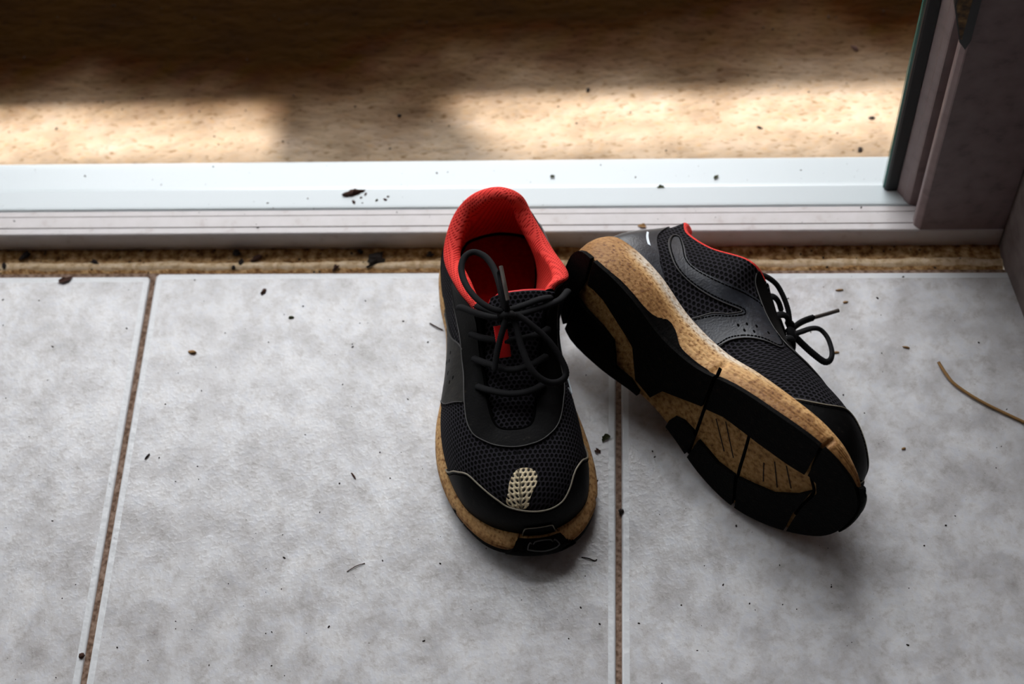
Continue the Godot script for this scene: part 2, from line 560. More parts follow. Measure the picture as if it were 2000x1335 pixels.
func tile_mesh(w: float, d: float, seed_: int) -> ArrayMesh:
	# an inner field of mottled glaze, a plain rim and rounded edges; top at y = 0
	var rim := 0.0052
	var r := 0.0016
	var deep := 0.008
	var rr := RandomNumberGenerator.new()
	rr.seed = seed_
	var shift := Vector2(rr.randf(), rr.randf())
	var m := ArrayMesh.new()
	var x0 := -w / 2.0 + rim
	var z0 := -d / 2.0 + rim
	flush(PackedVector3Array([Vector3(x0, 0, z0), Vector3(-x0, 0, z0), Vector3(-x0, 0, -z0), Vector3(x0, 0, -z0)]), PackedVector3Array([Vector3.UP, Vector3.UP, Vector3.UP, Vector3.UP]),
		PackedVector2Array([shift, shift + Vector2(w, 0), shift + Vector2(w, d), shift + Vector2(0, d)]), PackedColorArray(), PackedInt32Array([0, 1, 2, 0, 2, 3]), m)
	var pos := PackedVector3Array()
	var nor := PackedVector3Array()
	var idx := PackedInt32Array()
	var rings := [[rim, 0.0, Vector2(0, 1)], [r, 0.0, Vector2(0, 1)], [r * 0.3, -r * 0.3, Vector2(0.7, 0.7)], [0.0, -r, Vector2(1, 0)], [0.0, -deep, Vector2(1, 0)]]
	for g in rings:
		var c := maxf(r * 1.6 - g[0] * 0.5, 0.0)
		var x: float = w / 2.0 - g[0]
		var z: float = d / 2.0 - g[0]
		for p in [[-x + c, -z], [x - c, -z], [x, -z + c], [x, z - c], [x - c, z], [-x + c, z], [-x, z - c], [-x, -z + c]]:
			pos.append(Vector3(p[0], g[1], p[1]))
			var o := Vector3(signf(p[0]) if absf(absf(p[0]) - x) < 1e-6 else 0.0, 0, signf(p[1]) if absf(absf(p[1]) - z) < 1e-6 else 0.0).normalized()
			nor.append((o * g[2].x + Vector3.UP * g[2].y).normalized())
	for k in rings.size() - 1:
		for i in 8:
			var a: int = k * 8 + i
			var b: int = k * 8 + (i + 1) % 8
			idx.append_array(PackedInt32Array([a, a + 8, b + 8, a, b + 8, b]))
	for i in range(0, idx.size(), 3):
		var n := (pos[idx[i + 2]] - pos[idx[i]]).cross(pos[idx[i + 1]] - pos[idx[i]])
		if n.dot(nor[idx[i]] + nor[idx[i + 1]] + nor[idx[i + 2]]) < 0.0:
			var q := idx[i]
			idx[i] = idx[i + 1]
			idx[i + 1] = q
	flush(pos, nor, PackedVector2Array(), PackedColorArray(), idx, m)
	m.surface_set_material(0, M.tile_glaze)
	m.surface_set_material(1, M.tile_rim)
	return m

func build_room() -> void:
	var fl := slab("floor", Vector3(-2.2, -0.12, 0.0002), Vector3(WALL_X + 0.2, -0.0016, 4.0), M.grout)
	for j in 4:
		for i in 7:
			var x1 := -PITCH * i + PITCH
			var w := PITCH - 0.004
			var x := x1 - PITCH / 2.0
			if i == 0:
				w = 0.31
				x = 0.002 + w / 2.0
			var d := PITCH - 0.004
			var o := put("tile", tile_mesh(w, d, i * 7 + j), null, fl)
			var z := j * PITCH + PITCH / 2.0
			if j == 0: z += [0.0012, -0.0006, 0.0018, 0.0004, 0.001, 0.0, 0.001][i]
			o.position = Vector3(x, 0, z) - fl.position
	# the mortar joint along the threshold, with an uneven smear of caulk on its near side
	var n := FastNoiseLite.new()
	n.seed = 4
	n.frequency = 60.0
	n.fractal_octaves = 4
	var us := []
	for i in 261: us.append(lerpf(-1.6, WALL_X, i / 260.0) if i < 60 else lerpf(-0.55, WALL_X, (i - 60) / 200.0))
	us.sort()
	var vs := []
	for i in 15: vs.append(i / 14.0)
	var mj := grid_mesh(func(x, v):
		var z := lerpf(-0.0236, 0.0025, v)
		return Vector3(x, -0.0030 + 0.0014 * smoothstep(0.35, 0.6, v) - 0.0012 * smoothstep(0.8, 1.0, v) + 0.0011 * n.get_noise_2d(x, z), z), us, vs, false, Vector3(0, -1, 0))
	struct("trim_1", mj, M.mortar)
	var cj := grid_mesh(func(x, v):
		var wob := 0.0018 * n.get_noise_2d(x * 0.35, 0.3)
		var a: float = PI * v
		return Vector3(x, -0.0026 + 0.0024 * sin(a) + 0.0003 * n.get_noise_2d(x, v * 0.1), lerpf(-0.0112 + wob, -0.0022 + wob * 0.5, v)), us, vs, false, Vector3(0, -1, 0))
	struct("trim_2", cj, M.caulk)
	# walls, ceiling
	var place_y := func(a, b, h): return Vector3(a, h, b)
	struct("wall_right", extrude(PackedVector2Array([Vector2(0.2885, -0.05), Vector2(0.2885, -0.012), Vector2(0.2900, 0.0), Vector2(0.2930, 0.016), Vector2(0.2985, 0.045), Vector2(0.3035, 0.085), Vector2(0.306, 0.13), Vector2(0.306, 4.0), Vector2(0.56, 4.0), Vector2(0.56, -0.05)]), -0.003, 2.6, place_y), M.plaster)
	slab("wall_left", Vector3(-2.4, -0.05, -0.05), Vector3(-2.2, 2.6, 4.0), M.plaster)
	slab("wall_front", Vector3(-2.4, -0.05, 4.0), Vector3(0.56, 2.6, 4.2), M.plaster)
	slab("ceiling", Vector3(-2.4, 2.5, -0.16), Vector3(0.56, 2.7, 4.2), M.ceiling_paint)
	# the outer wall round the door opening
	slab("wall_back", Vector3(-2.4, 2.12, -0.13), Vector3(0.56, 2.6, -0.0238), M.plaster)
	slab("wall_back_left", Vector3(-2.4, -0.05, -0.080), Vector3(-1.55, 2.12, -0.0238), M.plaster)
	slab("wall_back_right", Vector3(0.245, -0.05, -0.0975), Vector3(0.56, 2.12, -0.0700), M.plaster)

func build_outside() -> void:
	# polished slab, dusty at the threshold, its shade farther out painted as darker vertex colour
	var n := FastNoiseLite.new()
	n.seed = 12
	n.frequency = 5.0
	n.fractal_octaves = 4
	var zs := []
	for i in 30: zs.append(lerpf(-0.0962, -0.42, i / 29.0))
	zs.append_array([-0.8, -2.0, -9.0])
	var xs := [-6.0, -2.0]
	for i in 90: xs.append(lerpf(-0.8, 0.4, i / 89.0))
	xs.append_array([2.0, 5.0])
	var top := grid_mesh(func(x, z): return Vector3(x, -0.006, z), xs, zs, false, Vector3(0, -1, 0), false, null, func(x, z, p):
		var dust_light := smoothstep(-0.235, -0.11, z + 0.05 * n.get_noise_2d(x, z) + 0.05 * smoothstep(-0.3, 0.2, x))
		return Color(0.165, 0.088, 0.022).lerp(Color(0.66, 0.60, 0.535), dust_light).srgb_to_linear())
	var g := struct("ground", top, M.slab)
	var b := put("slab_body", box(Vector3(11, 0.2, 8.9)), M.slab, g)
	b.position = Vector3(-0.5, -0.1075, -4.5462)
	# unseen wall and sloping blocker, both added to shade the slab from the sun
	slab("wall_added_left", Vector3(-1.45, -0.05, -3.6), Vector3(-1.05, 1.02, -0.163), M.plaster)
	slab("wall_added_right", Vector3(0.37, -0.05, -3.0), Vector3(0.62, 2.6, -0.05), M.plaster)  # unseen wall, added to hold back sky light from the right
	slab("roof_added", Vector3(-2.4, 2.45, -1.05), Vector3(0.75, 2.6, -0.12), M.ceiling_paint)  # unseen overhang, added to cut the high sky and lengthen indoor shadows
	var a := [Vector2(-1.05, 0.571), Vector2(-1.12, 0.63), Vector2(-1.30, 0.76), Vector2(-1.32, 0.866)]
	var st := SurfaceTool.new()
	st.begin(Mesh.PRIMITIVE_TRIANGLES)
	st.set_smooth_group(-1)
	var near := []
	var far := []
	for k in 4:
		var lift := [0.0, 0.0, 0.0, 0.06][k] as float
		near.append(Vector3(a[k].x, a[k].y + lift, -0.082))
		far.append(Vector3(a[k].x, a[k].y, -0.17))
	for q in [[near[0], near[1], near[2], near[3]], [far[3], far[2], far[1], far[0]], [near[0], near[3], far[3], far[0]], [near[3], near[2], far[2], far[3]], [near[2], near[1], far[1], far[2]], [near[1], near[0], far[0], far[1]]]:
		for k in [0, 2, 1, 0, 3, 2]: st.add_vertex(q[k])
	st.generate_normals()
	struct("wall_added_blocker", st.commit(), M.plaster)  # unseen, shaped to cut the dark gap into the sunlit strip

func build_threshold() -> void:
	var to := func(z, y, x): return Vector3(x, y, z)
	# sill profile (z, y)
	var p := PackedVector2Array([Vector2(-0.0236, -0.004), Vector2(-0.0236, 0.0156), Vector2(-0.0244, 0.0166), Vector2(-0.0252, 0.0168),
		Vector2(-0.0298, 0.0168), Vector2(-0.0298, 0.0158), Vector2(-0.0306, 0.0158), Vector2(-0.0306, 0.0171), Vector2(-0.0404, 0.0171), Vector2(-0.0404, 0.0160), Vector2(-0.0412, 0.0160), Vector2(-0.0412, 0.0170),
		Vector2(-0.0458, 0.0170), Vector2(-0.0458, 0.006), Vector2(-0.0476, 0.006), Vector2(-0.0476, -0.004)])
	var sill := struct("trim_3", extrude(p, -1.56, WALL_X + 0.003, to), M.pvc)
	var q := PackedVector2Array([Vector2(-0.0474, 0.004), Vector2(-0.0474, 0.0160), Vector2(-0.0482, 0.0168), Vector2(-0.0500, 0.0170), Vector2(-0.0650, 0.0176), Vector2(-0.0672, 0.0168), Vector2(-0.0690, 0.0164), Vector2(-0.0945, 0.0142), Vector2(-0.0962, 0.0126), Vector2(-0.0962, -0.012), Vector2(-0.0474, -0.012)])
	struct("trim_4", extrude(q, -1.56, 0.285, to), M.rail)

func build_jamb() -> void:
	var up := func(a, b, h): return Vector3(a, h, b)
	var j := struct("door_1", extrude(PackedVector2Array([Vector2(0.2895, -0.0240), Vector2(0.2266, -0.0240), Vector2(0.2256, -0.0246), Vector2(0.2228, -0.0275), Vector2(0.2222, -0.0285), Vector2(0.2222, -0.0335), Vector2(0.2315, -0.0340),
		Vector2(0.2315, -0.0455), Vector2(0.2205, -0.0470), Vector2(0.2195, -0.0480), Vector2(0.2170, -0.0515), Vector2(0.2166, -0.0530), Vector2(0.2127, -0.0590), Vector2(0.2127, -0.0670), Vector2(0.2350, -0.0675), Vector2(0.2350, -0.0975), Vector2(0.2895, -0.0975)]), 0.0169, 2.12, up), M.jamb_pvc_shaded)
	# black brush seal on the edge of the glazed leaf
	put("seal", extrude(PackedVector2Array([Vector2(0.2125, -0.0600), Vector2(0.2050, -0.0598), Vector2(0.2036, -0.0606), Vector2(0.2030, -0.0622), Vector2(0.2030, -0.0675), Vector2(0.2125, -0.0675)]), 0.0172, 2.11, up), M.gasket, j)
	put("glass_edge", extrude(PackedVector2Array([Vector2(0.2033, -0.0618), Vector2(0.2018, -0.0626), Vector2(0.2018, -0.0668), Vector2(0.2033, -0.0668)]), 0.0185, 2.11, up), M.glass_edge, j)
	# lock keeper on the edge of the jamb, its worn plate facing the opening
	var k := put("lock_keeper", extrude(PackedVector2Array([Vector2(0.2245, 0.2215), Vector2(0.2268, 0.2300), Vector2(0.2268, 0.330), Vector2(0.2090, 0.330), Vector2(0.2110, 0.262), Vector2(0.2195, 0.2290)]), -0.0300, -0.0215, func(a, b, z): return Vector3(a, b, z)), M.black_metal, j)
	put("plate", extrude(PackedVector2Array([Vector2(0.2205, 0.2320), Vector2(0.2215, 0.330), Vector2(0.2108, 0.330), Vector2(0.2122, 0.262), Vector2(0.2193, 0.2330)]), -0.0216, -0.0206, func(a, b, z): return Vector3(a, b, z)), M.brass_worn, k)

# ------------------------------------------------------------------ the shoes
# A right shoe in its own axes: heel at z = 0, toe at z = 0.266, inner side +x. The left one is its mirror image.
# Rows run round the shoe: 0 toe, 1-11 outer side, 12 heel, 13-23 inner side.

var OUT := [] # outline: x, height of the midsole's upper edge, z
var LOW := [] # lower outline
var TOP := [] # throat edge and collar
var BEND := [] # u1, o1, o2, d2 in mm
var ROLL := [] # thickness of the padded collar in mm

func crs(tab: Array, s: float):
	var n := tab.size()
	var i := floori(s)
	var f := s - i
	var a = tab[posmod(i - 1, n)]
	var b = tab[posmod(i, n)]
	var c = tab[posmod(i + 1, n)]
	var d = tab[posmod(i + 2, n)]
	return 0.5 * (2.0 * b + (c - a) * f + (2.0 * a - 5.0 * b + 4.0 * c - d) * f * f + (3.0 * b - a - 3.0 * c + d) * f * f * f)

func normal_at(s: float) -> Vector3:
	var d: Vector3 = crs(OUT, s + 0.05) - crs(OUT, s - 0.05)
	return Vector3(d.z, 0, -d.x).normalized()

func under(z: float) -> float:
	return 0.010 * pow(clampf(1.0 - z / 0.032, 0, 1), 1.6) + 0.014 * pow(clampf((z - 0.185) / 0.081, 0, 1), 1.7)

func upper(s: float, v: float) -> Vector3:
	var o: Vector3 = crs(OUT, s)
	var n := normal_at(s)
	var b: Vector4 = crs(BEND, s) * 0.001
	var p0 := o + Vector3(0, -0.002, 0) - n * (0.004 + 0.0012 * smoothstep(0.15, 0.22, o.z) + 0.006 * smoothstep(0.232, 0.264, o.z))
	var p3: Vector3 = crs(TOP, s)
	var p1 := p0 + Vector3(0, b.x, 0) + n * b.y
	var p2 := p3 + n * b.z - Vector3(0, b.w, 0)
	return p0.bezier_interpolate(p1, p2, p3, v) if v >= 0.0 else p0 + Vector3(0, v * 0.02, 0)

func lining(s: float, v: float) -> Vector3:
	# v < 0.5 goes over the roll of the collar, then down inside to the insole
	var t: Vector3 = crs(TOP, s)
	var n := normal_at(s)
	var w: float = crs(ROLL, s) * 0.001
	var h := minf(0.0045, w * 0.5)
	if v <= 0.5:
		var a: float = lerpf(-0.45, PI, v * 2.0)
		return t - n * w * 0.5 + n * (w * 0.5) * cos(a) + Vector3(0, h * sin(a), 0)
	var o: Vector3 = crs(OUT, s)
	var p3 := Vector3(o.x, 0.034, o.z) - n * 0.0135
	var p0 := t - n * w
	var k := (v - 0.5) * 2.0
	return p0.bezier_interpolate(p0 - Vector3(0, 0.014, 0), p3 + Vector3(0, 0.018, 0), p3, k)

func side(s: float, v: float) -> Vector3:
	var b: Vector3 = crs(LOW, s)
	var o: Vector3 = crs(OUT, s)
	var n := normal_at(s)
	if v > 1.0: return o - n * (0.002 + 0.001 * smoothstep(0.15, 0.22, o.z) + 0.0045 * smoothstep(0.232, 0.264, o.z) + (v - 1.0) * 0.06) - Vector3(0, (v - 1.0) * 0.02, 0)
	var p0 := Vector3(b.x, under(b.z) + 0.0015, b.z)
	var p1 := o - n * (0.002 + 0.001 * smoothstep(0.15, 0.22, o.z) + 0.0045 * smoothstep(0.232, 0.264, o.z))
	var bulge := 0.0035 * pow(maxf(sin(PI * v), 0.0), 0.8)
	var m := fposmod(s, 24.0)
	# flex notches and the long moulded lines of the foam
	for g in [17.35, 20.62, 6.6, 3.6]:
		bulge -= 0.0028 * exp(-pow((m - g) / 0.07, 2.0)) * smoothstep(0.75, 0.35, v)
	for g in [0.30, 0.42, 0.56]:
		var on := smoothstep(17.5, 17.7, m) * smoothstep(20.45, 20.25, m) + smoothstep(20.8, 21.0, m) * smoothstep(23.2, 22.7, m) + smoothstep(16.0, 16.4, m) * smoothstep(17.3, 17.1, m)
		on += smoothstep(1.0, 1.4, m) * smoothstep(3.5, 3.3, m) + smoothstep(3.75, 3.95, m) * smoothstep(6.4, 6.2, m)
		bulge -= 0.0008 * exp(-pow((v - g) / 0.028, 2.0)) * on
	bulge -= 0.0007 * exp(-pow((v - 0.8) / 0.02, 2.0))
	var heel := smoothstep(13.9, 14.4, m) * smoothstep(16.2, 15.8, m) + smoothstep(7.8, 8.2, m) * smoothstep(10.1, 9.6, m)
	bulge += 0.0003 * sin(v * 70.0) * heel * smoothstep(0.12, 0.2, v) * smoothstep(0.62, 0.55, v)
	return p0.lerp(p1, v) + n * bulge

func bottom(x: float, z: float) -> Vector3:
	return Vector3(x, under(z) + 0.0016, z)

func cloth_uv(s: float, v: float, p: Vector3) -> Vector2:
	var top := 0.066 if p.z > 0.15 else lerpf(0.09, 0.066, clampf(p.z / 0.15, 0, 1))
	var xc := 0.004
	return Vector2(signf(p.x - xc) * (absf(p.x - xc) * smoothstep(0.125, 0.185, p.z) + maxf(-0.03, top - p.y)), p.z)

func foam_color(s: float, v: float, p: Vector3) -> Color:
	var m := fposmod(s, 24.0)
	var tan_ := Color(0.86, 0.71, 0.50)
	var clean := Color(0.93, 0.91, 0.88)
	var back := smoothstep(13.6, 14.4, m) * smoothstep(19.0, 17.0, m)
	var c := tan_.lerp(clean, back * smoothstep(0.6, 0.85, v))
	var soil := smoothstep(13.2, 14.0, m) * smoothstep(16.6, 15.6, m) * (1.0 - smoothstep(0.45, 0.65, v))
	soil = maxf(soil, smoothstep(11.0, 12.0, m) * smoothstep(14.6, 13.8, m) * 0.8)
	var splash: float = v + 0.16 * sin(s * 9.0) * sin(s * 3.7 + 1.0) + 0.08 * sin(s * 31.0)
	soil = maxf(soil * 0.7, 0.8 * smoothstep(lerpf(0.80, 0.42, back), lerpf(0.40, 0.1, back), splash) * (1.0 - 0.6 * back))
	return c.lerp(Color(0.58, 0.42, 0.24), soil).srgb_to_linear()

func steps(a: float, b: float, n: int) -> Array:
	var out := []
	for i in n + 1: out.append(lerpf(a, b, float(i) / n))
	return out

func line_on(f: Callable, pts: Array, off: float, per := 6) -> PackedVector3Array:
	var out := PackedVector3Array()
	for q in smooth2(pts, per, false):
		var p: Vector3 = f.call(q.x, q.y)
		var n := (f.call(q.x + 0.05, q.y) - f.call(q.x - 0.05, q.y)).cross(f.call(q.x, q.y + 0.01) - f.call(q.x, q.y - 0.01)).normalized() as Vector3
		if n.dot(p - Vector3(0.003, 0.035, 0.12)) < 0.0: n = -n
		out.append(p + n * off)
	return out

func shoe_tables() -> void:
	var o := [[12, 266], [-6, 263.5], [-21.5, 256], [-35, 240], [-46, 219], [-52.5, 193], [-53, 165], [-47, 130], [-44, 95], [-46, 60], [-43, 30], [-30, 8], [0, 0], [29, 8], [40, 30], [40.5, 60], [34, 95], [36, 130], [46, 160], [53, 190], [55.5, 215], [52, 236], [42, 254], [28, 263.5]]
	var h := [24, 24, 23, 22, 22, 22, 23, 26, 29, 32, 34, 36, 36, 36, 34, 32, 28, 25, 23, 22, 22, 22, 23, 24]
	for i in 24: OUT.append(Vector3(o[i][0], h[i], o[i][1]) * 0.001)
	var low := {7: [-39, 130], 8: [-35, 98], 6: [-50, 163], 9: [-42, 62], 16: [29, 95], 17: [31, 128], 18: [44, 158], 15: [38, 62]}
	for i in 24:
		if low.has(i): LOW.append(Vector3(low[i][0], 0, low[i][1]) * 0.001)
		else:
			var n := normal_at(i)
			LOW.append(Vector3(OUT[i].x, 0, OUT[i].z) - n * 0.0008)
	for t in [[4, 63, 197], [-3, 63, 196.5], [-8.5, 63, 194], [-12, 64, 188], [-14, 66, 178], [-15.5, 70, 160], [-16.5, 77, 140], [-18, 88, 117], [-30, 84, 92], [-38.5, 78, 60], [-31, 86, 34], [-16, 98, 23.5], [4, 105, 23], [20.5, 98.5, 27], [28.5, 86, 39], [40, 80, 63.5], [49, 87, 91], [37, 92.5, 107], [27, 80, 138], [22.5, 71, 160], [20, 66, 178], [18, 64, 188], [15, 63, 194], [10, 63, 196.5]]:
		TOP.append(Vector3(t[0], t[1], t[2]) * 0.001)
	for b in [[28, 2, 45, 0], [28, 2, 42, 0], [28, 2, 38, 0], [28, 2, 34, 0], [28, 3, 26, 0], [26, 3, 20, 2], [22, 4, 13, 12], [20, 4, 9, 18], [18, 3, 4, 22], [16, 3, 3, 18], [18, 2, 3, 20], [24, 0, 2, 26], [26, -1, 0, 30], [24, 0, 2, 26], [18, 2, 2, 20], [16, 2, 1, 18], [18, 2, 1, 22], [20, 4, 6, 20], [22, 5, 12, 12], [26, 4, 18, 3], [28, 3, 22, 0], [28, 2, 28, 0], [28, 2, 36, 0], [28, 2, 42, 0]]:
		BEND.append(Vector4(b[0], b[1], b[2], b[3]))
	for w in [2, 2, 2, 2, 2, 2, 3, 7, 12, 12, 12, 11, 10, 11, 12, 13, 12, 7, 3, 2, 2, 2, 2, 2]: ROLL.append(float(w))

func V(l: Array) -> Array:
	var out := []
	for p in l: out.append(Vector2(p[0], p[1]))
	return out

func make_shoe(root: Node3D, flip: bool) -> void:
	var core := Vector3(0.003, 0.035, 0.12)
	# upper and what is sewn on it
	var up := put("upper", grid_mesh(upper, steps(0, 24, 288), steps(-0.2, 1, 36), true, core, false, cloth_uv, null, flip), M.air_mesh, root)
	var swoosh := smooth2(V([[13.9, 0.77], [14.25, 0.58], [14.7, 0.42], [15.05, 0.34], [15.4, 0.335], [15.9, 0.39], [16.4, 0.45], [16.88, 0.505], [16.9, 0.49], [16.6, 0.39], [16.25, 0.27], [16.02, 0.02], [16.4, -0.02], [16.78, 0.0], [16.92, 0.17], [17.2, 0.29], [17.7, 0.41], [18.2, 0.5], [18.3, 0.62], [17.9, 0.74], [17.35, 0.77], [16.95, 0.71], [16.35, 0.65], [15.7, 0.58], [15.25, 0.54], [14.95, 0.58], [14.6, 0.72], [14.25, 0.83], [14.02, 0.85]]), 4)
	put("side_overlay", patch_mesh(upper, swoosh, 0.0009, 0.1, 0.04, core, null, flip), M.grey_leather, up)
	var lat := smooth2(V([[8.55, 0.0], [8.35, 0.2], [8.0, 0.32], [7.35, 0.47], [6.9, 0.6], [6.5, 0.7], [5.6, 0.75], [4.75, 0.765], [4.8, 0.72], [5.6, 0.45], [6.3, 0.2], [6.45, 0.0], [7.5, -0.02]]), 4)
	put("side_overlay", patch_mesh(upper, lat, 0.0009, 0.1, 0.04, core, null, flip), M.dusty_leather, up)
	var stay_line := [[16.55, 0.94], [16.75, 0.86], [17.0, 0.81], [17.5, 0.74], [18.0, 0.69], [18.7, 0.64], [19.7, 0.70], [20.65, 0.77], [21.85, 0.86], [23, 0.895], [24.1, 0.9], [25.2, 0.895], [26.0, 0.88], [26.65, 0.85], [27.4, 0.8], [28.2, 0.755], [29.55, 0.75], [30.6, 0.68], [31.2, 0.66], [31.7, 0.72], [32.1, 0.85], [32.2, 0.94]]
	var stay := smooth2(V(stay_line), 4, false)
	stay.append(Vector2(32.2, 1.0))
	stay.append(Vector2(16.55, 1.0))
	put("eyestay", patch_mesh(upper, stay, 0.0012, 0.1, 0.04, core, null, flip), M.black_leather, up)
	put("piping", tube(line_on(upper, V(stay_line), 0.0012), 0.00045, 6, 0, 1, false, flip), M.piping_dark, up)
	var cap_line := [[4.75, 0.0], [4.4, 0.12], [3.9, 0.3], [3.4, 0.42], [3.0, 0.49], [2.6, 0.52], [2.0, 0.505], [1.35, 0.45], [0.9, 0.4], [0.3, 0.375], [-0.4, 0.35], [-1.05, 0.335], [-1.6, 0.345], [-2.05, 0.40], [-2.4, 0.45], [-2.8, 0.45], [-3.4, 0.38], [-4.2, 0.2], [-4.9, 0.06], [-5.1, 0.0]]
	var cap := smooth2(V(cap_line), 4, false)
	put("toe_cap", patch_mesh(upper, cap, 0.0010, 0.1, 0.04, core, null, flip), M.black_leather, up)
	put("piping", tube(line_on(upper, V(cap_line), 0.0012), 0.0006, 6, 0, 1, false, flip), M.piping, up)
	put("piping", tube(line_on(upper, V([[14.02, 0.85], [13.9, 0.77], [14.25, 0.58], [14.7, 0.42], [15.05, 0.34], [15.4, 0.335], [15.9, 0.39], [16.4, 0.45], [16.88, 0.5], [16.6, 0.39], [16.25, 0.27], [16.02, 0.02]]), 0.0010), 0.00045, 6, 0, 1, false, flip), M.piping_dark, up)
	put("piping", tube(line_on(upper, V([[16.78, 0.0], [16.92, 0.17], [17.2, 0.29], [17.7, 0.41], [18.2, 0.5]]), 0.0010), 0.00045, 6, 0, 1, false, flip), M.piping_dark, up)
	put("piping", tube(line_on(upper, V([[8.35, 0.2], [8.0, 0.32], [7.35, 0.47], [6.9, 0.6], [6.5, 0.7]]), 0.0010), 0.0005, 6, 0, 1, false, flip), M.piping_dark, up)
	put("piping", tube(line_on(upper, V([[4.8, 0.72], [5.6, 0.45], [6.3, 0.2], [6.45, 0.0]]), 0.0010), 0.0004, 6, 0, 1, false, flip), M.piping_dark, up)
	var counter := smooth2(V([[14.75, -0.02], [14.7, 0.2], [14.1, 0.43], [13.75, 0.55], [13.1, 0.78], [12.5, 0.86], [11.5, 0.86], [10.9, 0.78], [10.3, 0.55], [9.9, 0.43], [9.3, 0.2], [9.25, -0.02]]), 4)
	put("heel_counter", patch_mesh(upper, counter, 0.0012, 0.1, 0.04, core, null, flip), M.grey_leather, up)
	put("reflective_stripe", patch_mesh(upper, PackedVector2Array(V([[13.46, 0.44], [13.55, 0.45], [14.20, 0.275], [14.11, 0.262]])), 0.0017, 0.1, 0.04, core, null, flip), M.reflective, up)
	put("silver_print", patch_mesh(upper, smooth2(V([[0.92, 0.43], [0.75, 0.55], [0.55, 0.67], [0.15, 0.75], [-0.45, 0.75], [-0.72, 0.70], [-0.62, 0.62], [-0.25, 0.53], [-0.05, 0.45], [0.05, 0.40], [0.5, 0.39]]), 4), 0.0004, 0.1, 0.04, core, cloth_uv, flip), M.silver_print, up)
	# rows of stitches just inside the sewn edges
	var st := SurfaceTool.new()
	st.begin(Mesh.PRIMITIVE_TRIANGLES)
	for lines in [swoosh, cap]:
		var big := PackedVector2Array()
		for q in lines: big.append(Vector2(q.x * 27.0, q.y * 75.0))
		for ring in Geometry2D.offset_polygon(big, -1.7):
			var path := PackedVector3Array()
			var dense := densify(ring, 0.7)
			for q in dense:
				if q.y < 3.0 and q.x / 27.0 < 30.0:
					path.append(Vector3.ZERO)
					continue
				var p := line_on(upper, [Vector2(q.x / 27.0, q.y / 75.0), Vector2(q.x / 27.0 + 0.01, q.y / 75.0)], 0.0011, 1)
				path.append(p[0])
			var run := 0.0
			var from := -1
			for i in path.size():
				if path[i] == Vector3.ZERO:
					from = -1
					continue
				if from < 0:
					from = i
					run = 0.0
					continue
				run += path[i].distance_to(path[i - 1])
				if run > 0.0016 and i - from >= 1:
					st.append_from(tube(PackedVector3Array([path[from], path[i]]), 0.00042, 5, 0, 1, false, flip), 0, Transform3D())
					from = -2 - i if false else -1
	put("stitching", st.commit(), M.stitch, up).set_meta("kind", "stuff")
	for q in [[16.95, 0.36], [17.15, 0.43], [17.42, 0.49], [17.15, 0.36], [17.4, 0.42], [17.78, 0.55], [7.9, 0.24], [7.7, 0.3], [7.0, 0.43], [6.85, 0.40], [7.15, 0.2], [6.55, 0.4], [6.1, 0.55], [6.65, 0.28], [6.15, 0.48], [7.05, 0.26], [6.6, 0.2], [7.0, 0.31]]:
		var ring := PackedVector2Array()
		for k in 10: ring.append(Vector2(q[0] + 0.042 * cos(TAU * k / 10.0), q[1] + 0.0135 * sin(TAU * k / 10.0)))
		put("perforation", patch_mesh(upper, ring, 0.00098, 0.2, 0.1, core, null, flip), M.stitch, up)
	# inside
	put("throat_lining", grid_mesh(lining, steps(-7.05, 6.95, 112), steps(0, 1, 30), false, core, true, func(s, v, p): return Vector2(p.z + p.x * 0.7, p.y + v * 0.02), null, flip), M.stitch, root)
	put("lining", grid_mesh(lining, steps(6.95, 16.95, 100), steps(0, 1, 40), false, core, true, func(s, v, p): return Vector2(p.z + p.x * 0.7, p.y + v * 0.02), null, flip), M.red_mesh, root)
	var insole := func(s, r):
		var o: Vector3 = crs(OUT, s)
		var n := normal_at(s)
		var e := Vector3(o.x, 0.034, o.z) - n * 0.013
		return Vector3(0.002, 0.0325, clampf(e.z, 0.04, 0.22)).lerp(e, r)
	put("insole", grid_mesh(insole, steps(0, 24, 96), steps(0, 1, 6), true, Vector3(0, -1, 0.1), false, null, null, flip), M.insole_cloth, root)
	var seam := PackedVector3Array()
	for s in steps(6.0, 18.0, 60):
		var o: Vector3 = crs(OUT, s)
		seam.append(Vector3(o.x, 0.0362, o.z) - normal_at(s) * 0.0142)
	put("insole_seam", tube(seam, 0.0012, 6, 0, 1, false, flip), M.stitch, root)
	# sole
	var mid := put("midsole", grid_mesh(side, steps(0, 24, 480), steps(0, 1, 40) + [1.05, 1.1], true, Vector3(0, 0.01, 0.13), false, null, foam_color, flip), M.foam, root)
	var base := func(s, r):
		var b: Vector3 = crs(LOW, s)
		var c := Vector2(0.0, clampf(b.z, 0.035, 0.225))
		var x := lerpf(c.x, b.x, r)
		var z := lerpf(c.y, b.z, r)
		return Vector3(x, under(z) + 0.0015, z)
	put("sole_base", grid_mesh(base, steps(0, 24, 144), steps(0, 1, 8), true, Vector3(0, 1, 0.13), false, null, null, flip), M.sole_foam, mid)
	var rim := PackedVector2Array()
	for s in steps(0, 23.75, 95):
		var b: Vector3 = crs(LOW, s)
		var n := normal_at(s) * 0.0012
		rim.append(Vector2(b.x + n.x, b.z + n.z))
